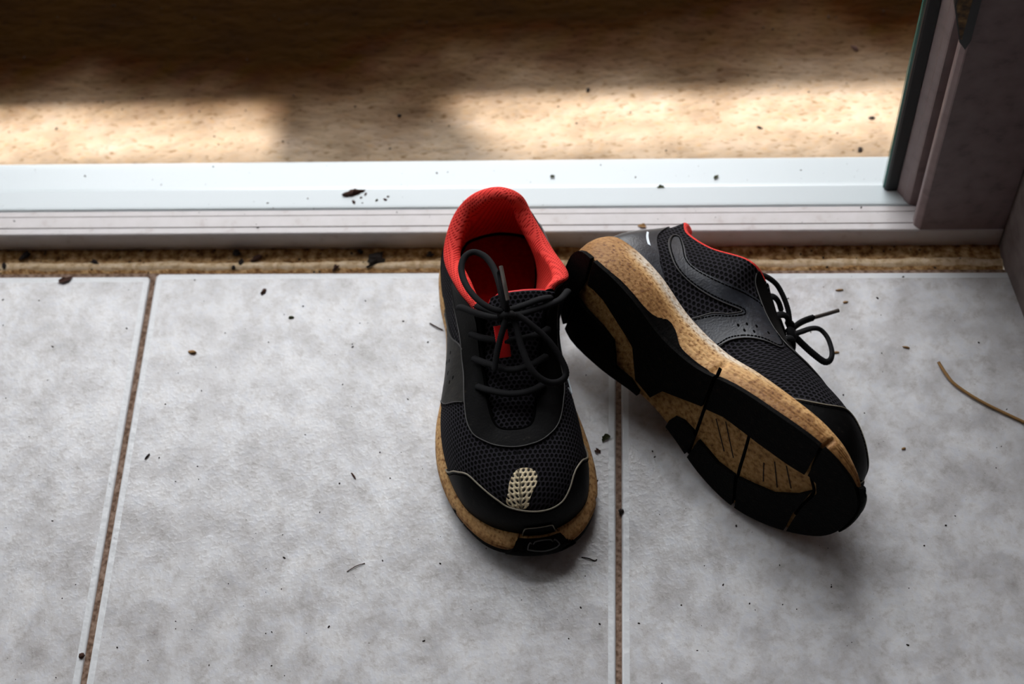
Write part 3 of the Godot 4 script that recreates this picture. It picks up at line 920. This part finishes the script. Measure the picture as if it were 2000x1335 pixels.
	var pads := [
		[[51, 228], [70, 232], [80, 290], [-60, 290], [-60, 236], [-21, 236], [-5, 237], [13, 240], [22, 236], [24, 229]],
		[[46, 144], [70, 144], [70, 226], [51, 226], [22.5, 227], [21, 215], [20, 200], [17.5, 181], [14, 161], [7, 147], [27, 145]],
		[[-24.5, 152.5], [-28, 173], [-25, 187.5], [-50, 195.5], [-80, 196], [-80, 148], [-43, 151]],
		[[-24, 190.5], [-13, 216.5], [1, 230], [12, 236.5], [-6, 235], [-21, 233.5], [-70, 236], [-70, 199], [-50, 198]],
		[[-24, 149], [-21, 145.5], [-20.5, 136], [-24, 129], [-31, 126.5], [-39, 126], [-80, 126], [-80, 145], [-43, 148.5]],
		[[6, 143.5], [28, 142], [44, 141], [70, 141], [70, 30], [49, 24], [16, 27], [17.5, 33], [16.5, 43], [10.5, 57], [4.5, 71], [0.5, 78], [-12, 84], [-24, 90], [-27, 106], [-12, 112.5]],
		[[-4, 23], [-5.5, 35], [-6.5, 50], [-10, 62], [-20, 67], [-30, 71], [-28, 86], [-32, 96], [-80, 96], [-80, 20]],
		[[-80, 17], [-4, 20], [16, 23.5], [49, 20.5], [80, 20], [80, -20], [-80, -20]],
	]
	for p in pads:
		var poly := PackedVector2Array()
		for q in p: poly.append(Vector2(q[0], q[1]) * 0.001)
		for piece in Geometry2D.intersect_polygons(scaled(poly, 1000.0), scaled(rim, 1000.0)):
			if piece.size() < 3: continue
			put("outsole_pad", patch_mesh(bottom, scaled(piece, 0.001), 0.0028, 0.006, 0.006, Vector3(0, 1, 0.13), null, flip, 0.0032), M.rubber, mid)
	for g in [[[4, 156], [-16, 172]], [[9, 163], [-14, 180]], [[4, 200], [-12, 206]], [[12, 206], [-8, 216]], [[16, 214], [0, 224]]]:
		var path := PackedVector3Array()
		for q in g: path.append(bottom(q[0] * 0.001, q[1] * 0.001) - Vector3(0, 0.0001, 0))
		put("groove", tube(path, 0.0005, 5, 0, 1, false, flip), M.soil_bit, mid)
	for g in [[[46, 142.5], [28, 143.3], [5, 145], [-23, 147.5], [-46, 149.5]], [[17, 182], [-4, 185.5], [-24.5, 188.8], [-48, 196]], [[51, 227], [36, 228.2], [22, 231], [10, 237.5], [-8, 236], [-20, 235]]]:
		var path := PackedVector3Array()
		for q in g: path.append(bottom(q[0] * 0.001, q[1] * 0.001))
		put("flex_groove", tube(curve(Array(path), 6), 0.0014, 6, 0, 0.5, false, flip), M.stitch, mid)
	var wrap := smooth2(V([[14.2, -0.03], [14.5, 0.04], [14.9, 0.05], [15.3, 0.06], [15.6, 0.15], [15.85, 0.36], [16.1, 0.3], [16.4, 0.12], [16.8, 0.08], [17.28, 0.06], [17.28, -0.03]]), 4)
	put("outsole_wrap", patch_mesh(side, wrap, 0.0009, 0.08, 0.06, Vector3(0, 0.01, 0.13), null, flip), M.rubber, mid)
	var bumper := smooth2(V([[1.05, -0.03], [0.9, 0.5], [0.72, 1.0], [0.5, 1.24], [-0.98, 1.24], [-1.15, 1.0], [-1.35, 0.5], [-1.5, -0.03]]), 3)
	var bp := put("toe_bumper", patch_mesh(side, bumper, 0.0030, 0.08, 0.08, Vector3(0, 0.01, 0.13), null, flip, 0.0045), M.rubber, mid)
	var flap := smooth2(V([[0.66, -0.2], [0.58, 0.0], [0.5, 0.10], [0.25, 0.15], [-0.75, 0.15], [-0.95, 0.10], [-1.04, 0.0], [-1.1, -0.2]]), 3)
	put("toe_flap", patch_mesh(upper, flap, 0.0026, 0.08, 0.04, core, null, flip, 0.004), M.rubber, bp)
	put("toe_edge", tube(line_on(upper, V([[0.62, -0.02], [0.5, 0.10], [0.25, 0.15], [-0.75, 0.15], [-0.95, 0.10], [-1.08, -0.02]]), 0.0024), 0.00045, 5, 0, 1, false, flip), M.piping, bp)
	put("emblem", tube(line_on(side, V([[0.35, 0.55], [0.25, 0.8], [-0.3, 0.88], [-0.8, 0.8], [-0.9, 0.55], [-0.3, 0.45], [0.35, 0.55]]), 0.0031, 5), 0.0005, 5, 0, 1, false, flip), M.piping_dark, mid)
	# tongue
	var cl := [Vector3(0.003, 0.057, 0.203), Vector3(0.004, 0.0655, 0.175), Vector3(0.006, 0.077, 0.145), Vector3(0.010, 0.0905, 0.123), Vector3(0.0165, 0.0985, 0.1075)]
	var hw := [0.013, 0.017, 0.020, 0.0225, 0.0225]
	var tongue := func(w, a, thick, back, grow):
		var k: float = clampf(w, 0, 1) * 4.0
		var i := mini(int(k), 3)
		var c: Vector3 = cl[i].cubic_interpolate(cl[i + 1], cl[maxi(i - 1, 0)], cl[mini(i + 2, 4)], k - i)
		var dir := (cl[i + 1] - cl[i]).normalized() as Vector3
		var nn := Vector3.RIGHT.cross(dir).normalized() * -1.0
		if nn.y < 0.0: nn = -nn
		var half := lerpf(hw[i], hw[i + 1], k - i) + grow as float
		var close := sqrt(clampf((1.0 - absf(w - 0.5) * 2.0) / 0.06, 0.0, 1.0))
		var cx := signf(cos(a)) * pow(absf(cos(a)), 0.6)
		var x: float = cx * half * (0.8 + 0.2 * close)
		return c + Vector3(x, -0.004 * pow(x / 0.022, 2.0), 0) + nn * (thick * sin(a) * close - back) + dir * (w - clampf(w, 0, 1)) * 0.1
	put("tongue", grid_mesh(func(w, a): return tongue.call(w, a, 0.0032, 0.001, 0.0), steps(0, 1, 60), steps(0, TAU, 28), false, Vector3(0.006, 0.077, 0.15), false, func(w, a, p): return Vector2(p.x, p.z * 1.15), null, flip), M.air_mesh, root)
	put("tongue_lining", grid_mesh(func(w, a): return tongue.call(w, a, 0.0018, 0.0042, 0.0005), steps(0, 1.014, 60), steps(0, TAU, 28), false, Vector3(0.006, 0.075, 0.15), false, null, null, flip), M.red_tape, root)
	var lab := PackedVector3Array([Vector3(-0.001, 0.0965, 0.1330), Vector3(-0.0005, 0.0925, 0.1385), Vector3(0.0, 0.0875, 0.1440), Vector3(0.0003, 0.0815, 0.1495)])
	put("lace_keeper", tube(lab, 0.0046, 14, 0.05, 0.16, false, flip), M.red_tape, root)

func scaled(p: PackedVector2Array, k: float) -> PackedVector2Array:
	var out := PackedVector2Array()
	for q in p: out.append(q * k)
	return out

func lace(root: Node3D, pts: Array, flip: bool, r := 0.0026, called := "lace") -> MeshInstance3D:
	return put(called, tube(curve(pts, 8), r, 10, 0.07, 0.72, true, flip), M.lace, root)

func build_shoes() -> void:
	shoe_tables()
	var right := thing("sneaker", "black running shoe standing upright, red lining open to view, silver print on its toe", "shoe", "")
	make_shoe(right, false)
	lace(right, [Vector3(-0.0300, 0.084, 0.1080), Vector3(-0.0270, 0.0890, 0.1112), Vector3(-0.0199, 0.0930, 0.1177), Vector3(-0.0111, 0.0970, 0.1244), Vector3(0.0011, 0.1010, 0.1298), Vector3(0.0135, 0.1020, 0.1287), Vector3(0.0277, 0.0990, 0.1228), Vector3(0.0404, 0.0960, 0.1164), Vector3(0.0462, 0.0920, 0.1080), Vector3(0.0475, 0.087, 0.103)], false)
	lace(right, [Vector3(-0.0190, 0.0880, 0.1090), Vector3(-0.0091, 0.0970, 0.1196), Vector3(-0.0005, 0.1005, 0.1261), Vector3(0.0085, 0.1025, 0.1245), Vector3(0.0173, 0.1030, 0.1222), Vector3(0.0280, 0.1020, 0.1180), Vector3(0.0363, 0.0970, 0.1140)], false)
	lace(right, [Vector3(0.0032, 0.1050, 0.1275), Vector3(-0.0052, 0.1080, 0.1266), Vector3(-0.0142, 0.1100, 0.1200), Vector3(-0.0216, 0.1100, 0.1076), Vector3(-0.0246, 0.1090, 0.0939), Vector3(-0.0223, 0.1090, 0.0835), Vector3(-0.0158, 0.1090, 0.0794), Vector3(-0.0081, 0.1090, 0.0836), Vector3(-0.0029, 0.1100, 0.0933), Vector3(0.0003, 0.1110, 0.1062), Vector3(0.0020, 0.1100, 0.1182), Vector3(0.0034, 0.1070, 0.1272)], false, 0.0023, "lace_loop")
	lace(right, [Vector3(0.0067, 0.1050, 0.1287), Vector3(0.0100, 0.1000, 0.1374), Vector3(0.0124, 0.0950, 0.1503), Vector3(0.0181, 0.0890, 0.1655), Vector3(0.0271, 0.0830, 0.1721), Vector3(0.0360, 0.0790, 0.1708), Vector3(0.0413, 0.0790, 0.1650), Vector3(0.0387, 0.0840, 0.1562), Vector3(0.0311, 0.0920, 0.1454), Vector3(0.0199, 0.1000, 0.1363), Vector3(0.0101, 0.1050, 0.1299)], false, 0.0023, "lace_loop")
	var e := lace(right, [Vector3(0.0050, 0.1040, 0.1295), Vector3(0.0045, 0.1110, 0.1265), Vector3(0.0032, 0.1165, 0.1180), Vector3(0.0022, 0.1200, 0.1085), Vector3(0.0018, 0.1230, 0.1051)], false, 0.0021, "lace_end")
	put("aglet", tube(PackedVector3Array([Vector3(0.0030, 0.1250, 0.1040), Vector3(0.0046, 0.1225, 0.1165), Vector3(0.0060, 0.1185, 0.1275)]), 0.0014, 10), M.aglet, e)
	lace(right, [Vector3(0.0048, 0.1050, 0.1298), Vector3(0.0004, 0.0990, 0.1394), Vector3(-0.0042, 0.0915, 0.1505), Vector3(-0.0074, 0.0845, 0.1623)], false, 0.0022, "lace_end")
	lace(right, [Vector3(-0.0010, 0.1010, 0.1270), Vector3(0.0030, 0.1055, 0.1300), Vector3(0.0085, 0.1050, 0.1310), Vector3(0.0095, 0.0985, 0.1330), Vector3(0.004, 0.0970, 0.1340), Vector3(-0.0010, 0.1000, 0.1310)], false, 0.0030, "lace_knot")
	for c in [[Vector3(0.0330, 0.0835, 0.1300), Vector3(0.0230, 0.0890, 0.1383), Vector3(0.0049, 0.0890, 0.1411), Vector3(-0.0130, 0.0850, 0.1350), Vector3(-0.0235, 0.0800, 0.1270)], [Vector3(0.0300, 0.0770, 0.1480), Vector3(0.0180, 0.0815, 0.1570), Vector3(0.0035, 0.0820, 0.1600), Vector3(-0.0120, 0.0790, 0.1519), Vector3(-0.0225, 0.0740, 0.1433)], [Vector3(0.0270, 0.0710, 0.1662), Vector3(0.0160, 0.0745, 0.1736), Vector3(0.0022, 0.0750, 0.1748), Vector3(-0.0115, 0.0730, 0.1698), Vector3(-0.0215, 0.0690, 0.1629)]]:
		lace(right, c, false)
	put("reflective_edge", tube(line_on(upper, V([[17.75, 0.56], [18.2, 0.5], [18.55, 0.48], [18.72, 0.5], [18.7, 0.56]]), 0.0012), 0.00055, 6), M.reflective, right)
	right.position = Vector3(-0.0917, 0.0013, -0.022)
	right.rotation.y = deg_to_rad(5.3)

	var left := thing("sneaker_001", "black running shoe tipped on its side, showing its muddy tan midsole and tread", "shoe", "")
	make_shoe(left, true)
	lace(left, [Vector3(0.0400, 0.090, 0.098), Vector3(0.0360, 0.0966, 0.0990), Vector3(0.0340, 0.1017, 0.1043), Vector3(0.0300, 0.1055, 0.1113), Vector3(0.0260, 0.1043, 0.1207), Vector3(0.0220, 0.1015, 0.1289), Vector3(0.0180, 0.0967, 0.1363)], true, 0.0026)
	lace(left, [Vector3(0.0340, 0.0860, 0.1160), Vector3(0.0300, 0.0950, 0.1162), Vector3(0.0240, 0.1000, 0.1198), Vector3(0.0200, 0.0984, 0.1260)], true)
	lace(left, [Vector3(0.0300, 0.0820, 0.1295), Vector3(0.0260, 0.0909, 0.1289), Vector3(0.0220, 0.0966, 0.1311), Vector3(0.0180, 0.0971, 0.1355)], true)
	lace(left, [Vector3(0.0270, 0.0760, 0.1460), Vector3(0.0220, 0.0845, 0.1465), Vector3(0.0160, 0.0850, 0.1502), Vector3(0.0150, 0.0740, 0.1567)], true)
	lace(left, [Vector3(0.0220, 0.0700, 0.1593), Vector3(0.0160, 0.0780, 0.1586), Vector3(0.0100, 0.0760, 0.1620), Vector3(0.004, 0.0700, 0.1640)], true)
	for c in [[Vector3(0.030, 0.083, 0.131), Vector3(0.010, 0.090, 0.139), Vector3(-0.008, 0.088, 0.138), Vector3(-0.0235, 0.0800, 0.127)], [Vector3(0.026, 0.076, 0.148), Vector3(0.008, 0.0815, 0.157), Vector3(-0.009, 0.080, 0.154), Vector3(-0.0225, 0.0740, 0.1433)]]:
		lace(left, c, true)
	lace(left, [Vector3(0.0200, 0.0967, 0.1345), Vector3(0.0150, 0.0985, 0.1370), Vector3(0.0130, 0.0950, 0.1430), Vector3(0.0180, 0.0895, 0.1446), Vector3(0.0210, 0.0920, 0.1380)], true, 0.0036, "lace_knot")
	var e2 := lace(left, [Vector3(0.0160, 0.0963, 0.1391), Vector3(0.0140, 0.1066, 0.1381), Vector3(0.0120, 0.1155, 0.1383), Vector3(0.0120, 0.1237, 0.1405)], true, 0.0026, "lace_end")
	put("aglet", tube(PackedVector3Array([Vector3(0.0120, 0.1226, 0.1403), Vector3(0.0120, 0.1332, 0.1435), Vector3(0.0120, 0.1438, 0.1466)]), 0.0015, 10, 0, 1, false, true), M.aglet, e2)
	lace(left, [Vector3(0.0160, 0.0937, 0.1428), Vector3(0.0140, 0.1021, 0.1439), Vector3(0.0110, 0.1142, 0.1455), Vector3(0.0080, 0.1218, 0.1489), Vector3(0.0070, 0.1214, 0.1572), Vector3(0.0070, 0.1146, 0.1669), Vector3(0.0070, 0.1078, 0.1711), Vector3(0.0070, 0.1025, 0.1697), Vector3(0.0090, 0.0993, 0.1605), Vector3(0.0120, 0.0966, 0.1516), Vector3(0.0160, 0.0936, 0.1444)], true, 0.0024, "lace_loop")
	left.transform = Transform3D(Basis(Vector3(-0.25074, -0.96025, 0.12269), Vector3(0.67987, -0.26489, -0.68382), Vector3(0.68914, -0.08805, 0.71926)).orthonormalized(), Vector3(-0.0435, 0.0730, 0.0528))

func crumb(size: Vector3, seed_: int, rough := 0.35) -> ArrayMesh:
	var n := FastNoiseLite.new()
	n.seed = seed_
	n.frequency = 0.9
	return grid_mesh(func(a, b):
		var d := Vector3(cos(a) * sin(b), cos(b), sin(a) * sin(b))
		return d * size * 0.5 * (1.0 + rough * 1.8 * n.get_noise_3dv(d * 1.7)), steps(0, TAU, 10), steps(0.02, PI - 0.02, 7), true, Vector3.ZERO)

# a dry leaf scrap: a ragged sheet, thin but solid, curled along its length
func leaf(long: float, wide: float, seed_: int) -> ArrayMesh:
	var n := FastNoiseLite.new()
	n.seed = seed_
	n.frequency = 1.3
	return grid_mesh(func(a, b):
		var edge := 1.0 + 0.7 * n.get_noise_2d(cos(a) * 1.4, sin(a) * 1.4)
		var r: float = sin(b)
		var x: float = cos(a) * r * edge
		var z: float = sin(a) * r * edge
		return Vector3(x * long * 0.5, cos(b) * 0.0003 + wide * (0.22 * z * z + 0.10 * n.get_noise_2d(x * 2.0 + 9.0, z * 2.0)), z * wide * 0.5), steps(0, TAU, 16), steps(0.02, PI - 0.02, 10), true, Vector3.ZERO)

func bit(called: String, mesh: Mesh, m: Material, at: Vector3, turn: float, label: String, category: String, group := "") -> MeshInstance3D:
	var o := put(called, mesh, m)
	o.position = at
	o.rotation.y = turn
	tag(o, label, category, group)
	return o

func build_debris() -> void:
	var tw := curve([Vector3(0.2319, 0.0021, 0.0832), Vector3(0.2364, 0.0020, 0.0931), Vector3(0.2427, 0.0019, 0.1025), Vector3(0.2600, 0.0017, 0.1164), Vector3(0.2901, 0.0016, 0.1343)], 8)
	bit("twig", tube(tw, 0.0012, 8, 0, 0.9), M.straw, Vector3.ZERO, 0, "bent tan twig lying on the right floor tile by the wall", "twig")
	bit("leaf_scrap", leaf(0.012, 0.0045, 1), M.leaf_brown, Vector3(-0.4292, 0.0008, 0.0075), 0.35, "brown dry leaf scrap on the near edge of the left tile", "leaf")
	bit("soil_clump", crumb(Vector3(0.013, 0.004, 0.006), 2, 0.6), M.leaf_brown, Vector3(-0.2059, 0.0178, -0.0620), 0.25, "largest brown soil clump on the bright metal rail", "soil")
	var k := 0
	for p in [[-0.1968, -0.0605, 3.0], [-0.1811, -0.0555, 3.0], [-0.1877, -0.0546, 2.4], [-0.2057, -0.0533, 4.0], [-0.2001, -0.0572, 2.2], [-0.2120, -0.0610, 2.0], [-0.1790, -0.0580, 2.2]]:
		k += 1
		bit("soil_crumb", crumb(Vector3(p[2], 1.4, p[2] * 0.6) * 0.001, 10 + k, 0.6), M.leaf_green if k % 3 == 0 else M.leaf_brown, Vector3(p[0], 0.0173, p[1]), k * 1.3, ["dirt crumb on the rail just right of the brown clump", "dirt crumb on the rail far right of the brown clump, nearest the upright shoe", "small green crumb on the rail between the other crumbs", "larger dirt crumb on the rail right below the brown clump", "tiny dirt crumb on the rail close under the brown clump", "tiny green crumb on the rail left of the brown clump", "tiny crumb rightmost of those round the brown clump on the rail"][k - 1], "soil", "crumbs round the clump on the rail")
	k = 0
	for p in [[-0.4659, -0.0164, 9, 6], [-0.4806, -0.0075, 6, 4], [-0.4087, -0.0102, 6, 3], [-0.2813, -0.0128, 9, 4], [-0.2931, -0.0095, 5, 4], [-0.2971, -0.0182, 6, 5], [-0.1454, -0.0158, 5, 4], [-0.2182, -0.0040, 6, 3], [-0.2980, -0.0043, 4, 3], [-0.2000, -0.0190, 5, 3]]:
		k += 1
		bit("leaf_bit", crumb(Vector3(p[2], 2.2, p[3]) * 0.001, 40 + k, 0.7), M.leaf_brown if k % 4 == 0 else M.leaf_dark, Vector3(p[0], -0.0006, p[1]), k * 0.9, ["large dark leaf bit at the left end of the mortar joint, below the sill", "dark leaf bit in the mortar joint against the left edge of the picture", "upright reddish dark leaf bit in the joint above the left tile", "long dark leaf bit in the joint above the middle tile", "round dark leaf bit beside the long one in the mortar joint", "black leaf bit tucked under the sill above the long one", "reddish leaf bit in the joint just left of the upright shoe", "small reddish leaf bit at the far edge of the middle tile", "small dark leaf bit in the joint below the long one", "dark leaf bit at the sill above the loose soil clump"][k - 1], "leaf")
	bit("soil_clump", crumb(Vector3(0.015, 0.005, 0.010), 71, 0.8), M.soil_bit, Vector3(-0.187, -0.0008, -0.0115), 0.5, "loose dark soil clump in the mortar joint left of the upright shoe", "soil")
	bit("seed_husk", crumb(Vector3(0.0065, 0.0022, 0.0028), 72, 0.5), M.straw, Vector3(-0.3199, 0.001, 0.0729), -0.1, "pale straw coloured seed husk on the middle tile beside the left grout line", "husk")
	bit("seed_husk", crumb(Vector3(0.0045, 0.0022, 0.0035), 73, 0.4), M.leaf_brown, Vector3(-0.3640, 0.001, 0.3133), 0.6, "reddish brown husk on the left grout line near the bottom", "husk")
	bit("leaf_scrap", leaf(0.0048, 0.0028, 74), M.leaf_green, Vector3(0.0752, 0.0168, -0.0748), 0.9, "curled green leaf scrap on the rail toward the door jamb", "leaf")
	bit("leaf_scrap", leaf(0.0040, 0.0024, 75), M.leaf_green, Vector3(-0.0509, 0.0166, -0.0771), 0.2, "tiny dark leaf scrap on the rail behind the upright shoe", "leaf")
	bit("leaf_scrap", leaf(0.0065, 0.0034, 76), M.straw, Vector3(0.0184, 0.0174, -0.0287), -0.1, "tan leaf scrap on the white sill above the tipped shoe's heel", "leaf")
	bit("leaf_scrap", leaf(0.0060, 0.0030, 77), M.leaf_green, Vector3(0.0325, 0.0174, -0.0654), 0.0, "grey green leaf smear on the rail behind the tipped shoe", "leaf")
	bit("leaf_scrap", leaf(0.0068, 0.0042, 78), M.leaf_green, Vector3(-0.0095, 0.0008, 0.1455), 0.7, "dark green leaf scrap between the two shoes left of the right grout line", "leaf")
	bit("leaf_scrap", leaf(0.0044, 0.0034, 79), M.leaf_brown, Vector3(-0.0150, 0.0008, 0.1558), -0.4, "small brown leaf scrap just below the green one between the shoes", "leaf")
	bit("stem_bit", crumb(Vector3(0.006, 0.0012, 0.0014), 80), M.leaf_dark, Vector3(-0.3413, 0.0007, 0.1613), 1.0, "dark sliver on the middle tile close to the left grout line", "stem")
	bit("stem_bit", crumb(Vector3(0.006, 0.0011, 0.0013), 81), M.leaf_brown, Vector3(-0.1892, 0.0007, 0.1760), -1.0, "thin brown sliver on the middle tile left of the upright shoe's toe", "stem")
	bit("stem_bit", tube(curve([Vector3(-0.006, 0, 0.004), Vector3(0, 0.0004, 0), Vector3(0.006, 0, -0.0025)], 5), 0.0003, 5), M.leaf_brown, Vector3(-0.1817, 0.0004, 0.2461), 0, "hair thin brown stem on the middle tile below the upright shoe", "stem")
	bit("stem_bit", tube(curve([Vector3(-0.005, 0, -0.003), Vector3(0, 0.0006, 0.0005), Vector3(0.005, 0, 0.003)], 5), 0.0005, 5), M.leaf_brown, Vector3(-0.1367, 0.0006, 0.0508), 0, "short brown stem touching the left flank of the upright shoe", "stem")
	bit("stem_bit", tube(curve([Vector3(-0.005, 0, -0.001), Vector3(0, 0.0006, 0.0), Vector3(0.004, 0, 0.0015), Vector3(0.0055, 0, 0.0005)], 5), 0.0004, 5), M.leaf_dark, Vector3(-0.0206, 0.0005, 0.2392), 0, "curled dark stem on the tile in front of the upright shoe's toe", "stem")
	bit("soil_crumb", crumb(Vector3(0.0035, 0.002, 0.0035), 82, 0.6), M.soil_bit, Vector3(0.0016, 0.0006, 0.2033), 0, "dark soil crumb sitting in the right grout line", "soil")
	bit("leaf_bit", crumb(Vector3(0.005, 0.0015, 0.003), 83, 0.6), M.leaf_brown, Vector3(-0.2715, 0.0006, 0.0185), 0.9, "forked brown leaf bit near the middle tile's far edge", "leaf")
	bit("leaf_bit", crumb(Vector3(0.0042, 0.0014, 0.0022), 84, 0.4), M.leaf_green, Vector3(-0.2478, 0.0006, 0.0421), 0.1, "olive leaf bit on the middle tile left of the upright shoe", "leaf")
	k = 0
	for p in [[0.1654, 0.0192, 6, 0.1], [0.2101, 0.0695, 5.5, -0.2], [0.1587, 0.0738, 5.5, 0.0], [0.1431, 0.1151, 5, -0.3], [0.2009, 0.1532, 3, 0.4], [0.1690, 0.0300, 4, 0.2]]:
		k += 1
		bit("straw_bit", crumb(Vector3(p[2], 1.1, 1.6) * 0.001, 90 + k, 0.3), M.straw, Vector3(p[0], 0.0006, p[1]), p[3], ["straw fragment at the far edge of the right tile, above the laces", "straw fragment on the right tile farthest from the tipped shoe, toward the wall", "straw fragment just below the tipped shoe's lace loop", "straw fragment on the right tile nearest the tipped shoe's toe cap", "dark short fragment on the right tile below the twig", "straw fragment between the aglet of the tipped shoe and the tile edge"][k - 1], "straw")
	k = 0
	for p in [[-0.0251, -0.1818, 4.0], [0.1953, -0.2232, 6.5], [0.2029, -0.1492, 4.5], [0.1915, -0.1172, 5], [0.1131, -0.1409, 4], [-0.1794, -0.157, 3.5]]:
		var words: String = ["lone dark soil crumb on the slab behind the upright shoe", "reddish dry crumb far out on the slab by the jamb", "dark crumb in the sunlit slab next to the jamb", "dark crumb on the slab at the rail, next to the jamb", "greenish crumb in the sunlit slab above the tipped shoe", "brown crumb at the shaded part of the slab's edge"][k]
		k += 1
		bit("soil_crumb", crumb(Vector3(p[2], 2.0, p[2] * 0.6) * 0.001, 100 + k, 0.5), M.leaf_brown if k == 2 else M.soil_bit, Vector3(p[0], -0.0053, p[1]), k * 1.1, words, "soil")
	# grains of dirt nobody could count
	for lot in [["tile_grit", 650, Vector3(-0.5, 0.0002, 0.004), Vector3(0.28, 0.0002, 0.34), 0.00042, "fine dark grains of dirt strewn over the floor tiles"], ["sill_grit", 170, Vector3(-0.5, 0.0168, -0.092), Vector3(0.21, 0.0168, -0.026), 0.00042, "fine grains of dirt along the white sill and rail"], ["slab_grit", 380, Vector3(-0.6, -0.0058, -0.40), Vector3(0.24, -0.0058, -0.115), 0.00055, "fine dark grains on the slab outside"], ["joint_grit", 420, Vector3(-0.5, -0.0014, -0.022), Vector3(0.26, -0.0014, 0.0), 0.0006, "dirt grains in the mortar joint under the sill"]]:
		var mm := MultiMesh.new()
		mm.transform_format = MultiMesh.TRANSFORM_3D
		mm.mesh = crumb(Vector3.ONE, 55, 0.5)
		mm.instance_count = lot[1]
		for i in int(lot[1]):
			var lo: Vector3 = lot[2]
			var hi: Vector3 = lot[3]
			var p := Vector3(lerpf(lo.x, hi.x, rng.randf()), lo.y, lerpf(lo.z, hi.z, rng.randf()))
			if lot[0] == "sill_grit":
				p.z = lerpf(-0.091, -0.026, rng.randf())
				p.y = 0.0171 if p.z > -0.066 else lerpf(0.0145, 0.0166, (p.z + 0.0945) / 0.0285)
			var big: float = lot[4] * (0.6 + 2.4 * pow(rng.randf(), 4.0))
			mm.set_instance_transform(i, Transform3D(Basis(Vector3.UP, rng.randf() * TAU).scaled_local(Vector3(big * (1.0 + rng.randf()), big * 0.7, big)), p))
		var o := MultiMeshInstance3D.new()
		o.name = lot[0]
		o.multimesh = mm
		o.material_override = M.soil_bit
		add_child(o)
		tag(o, lot[5], "dirt", "", "stuff")
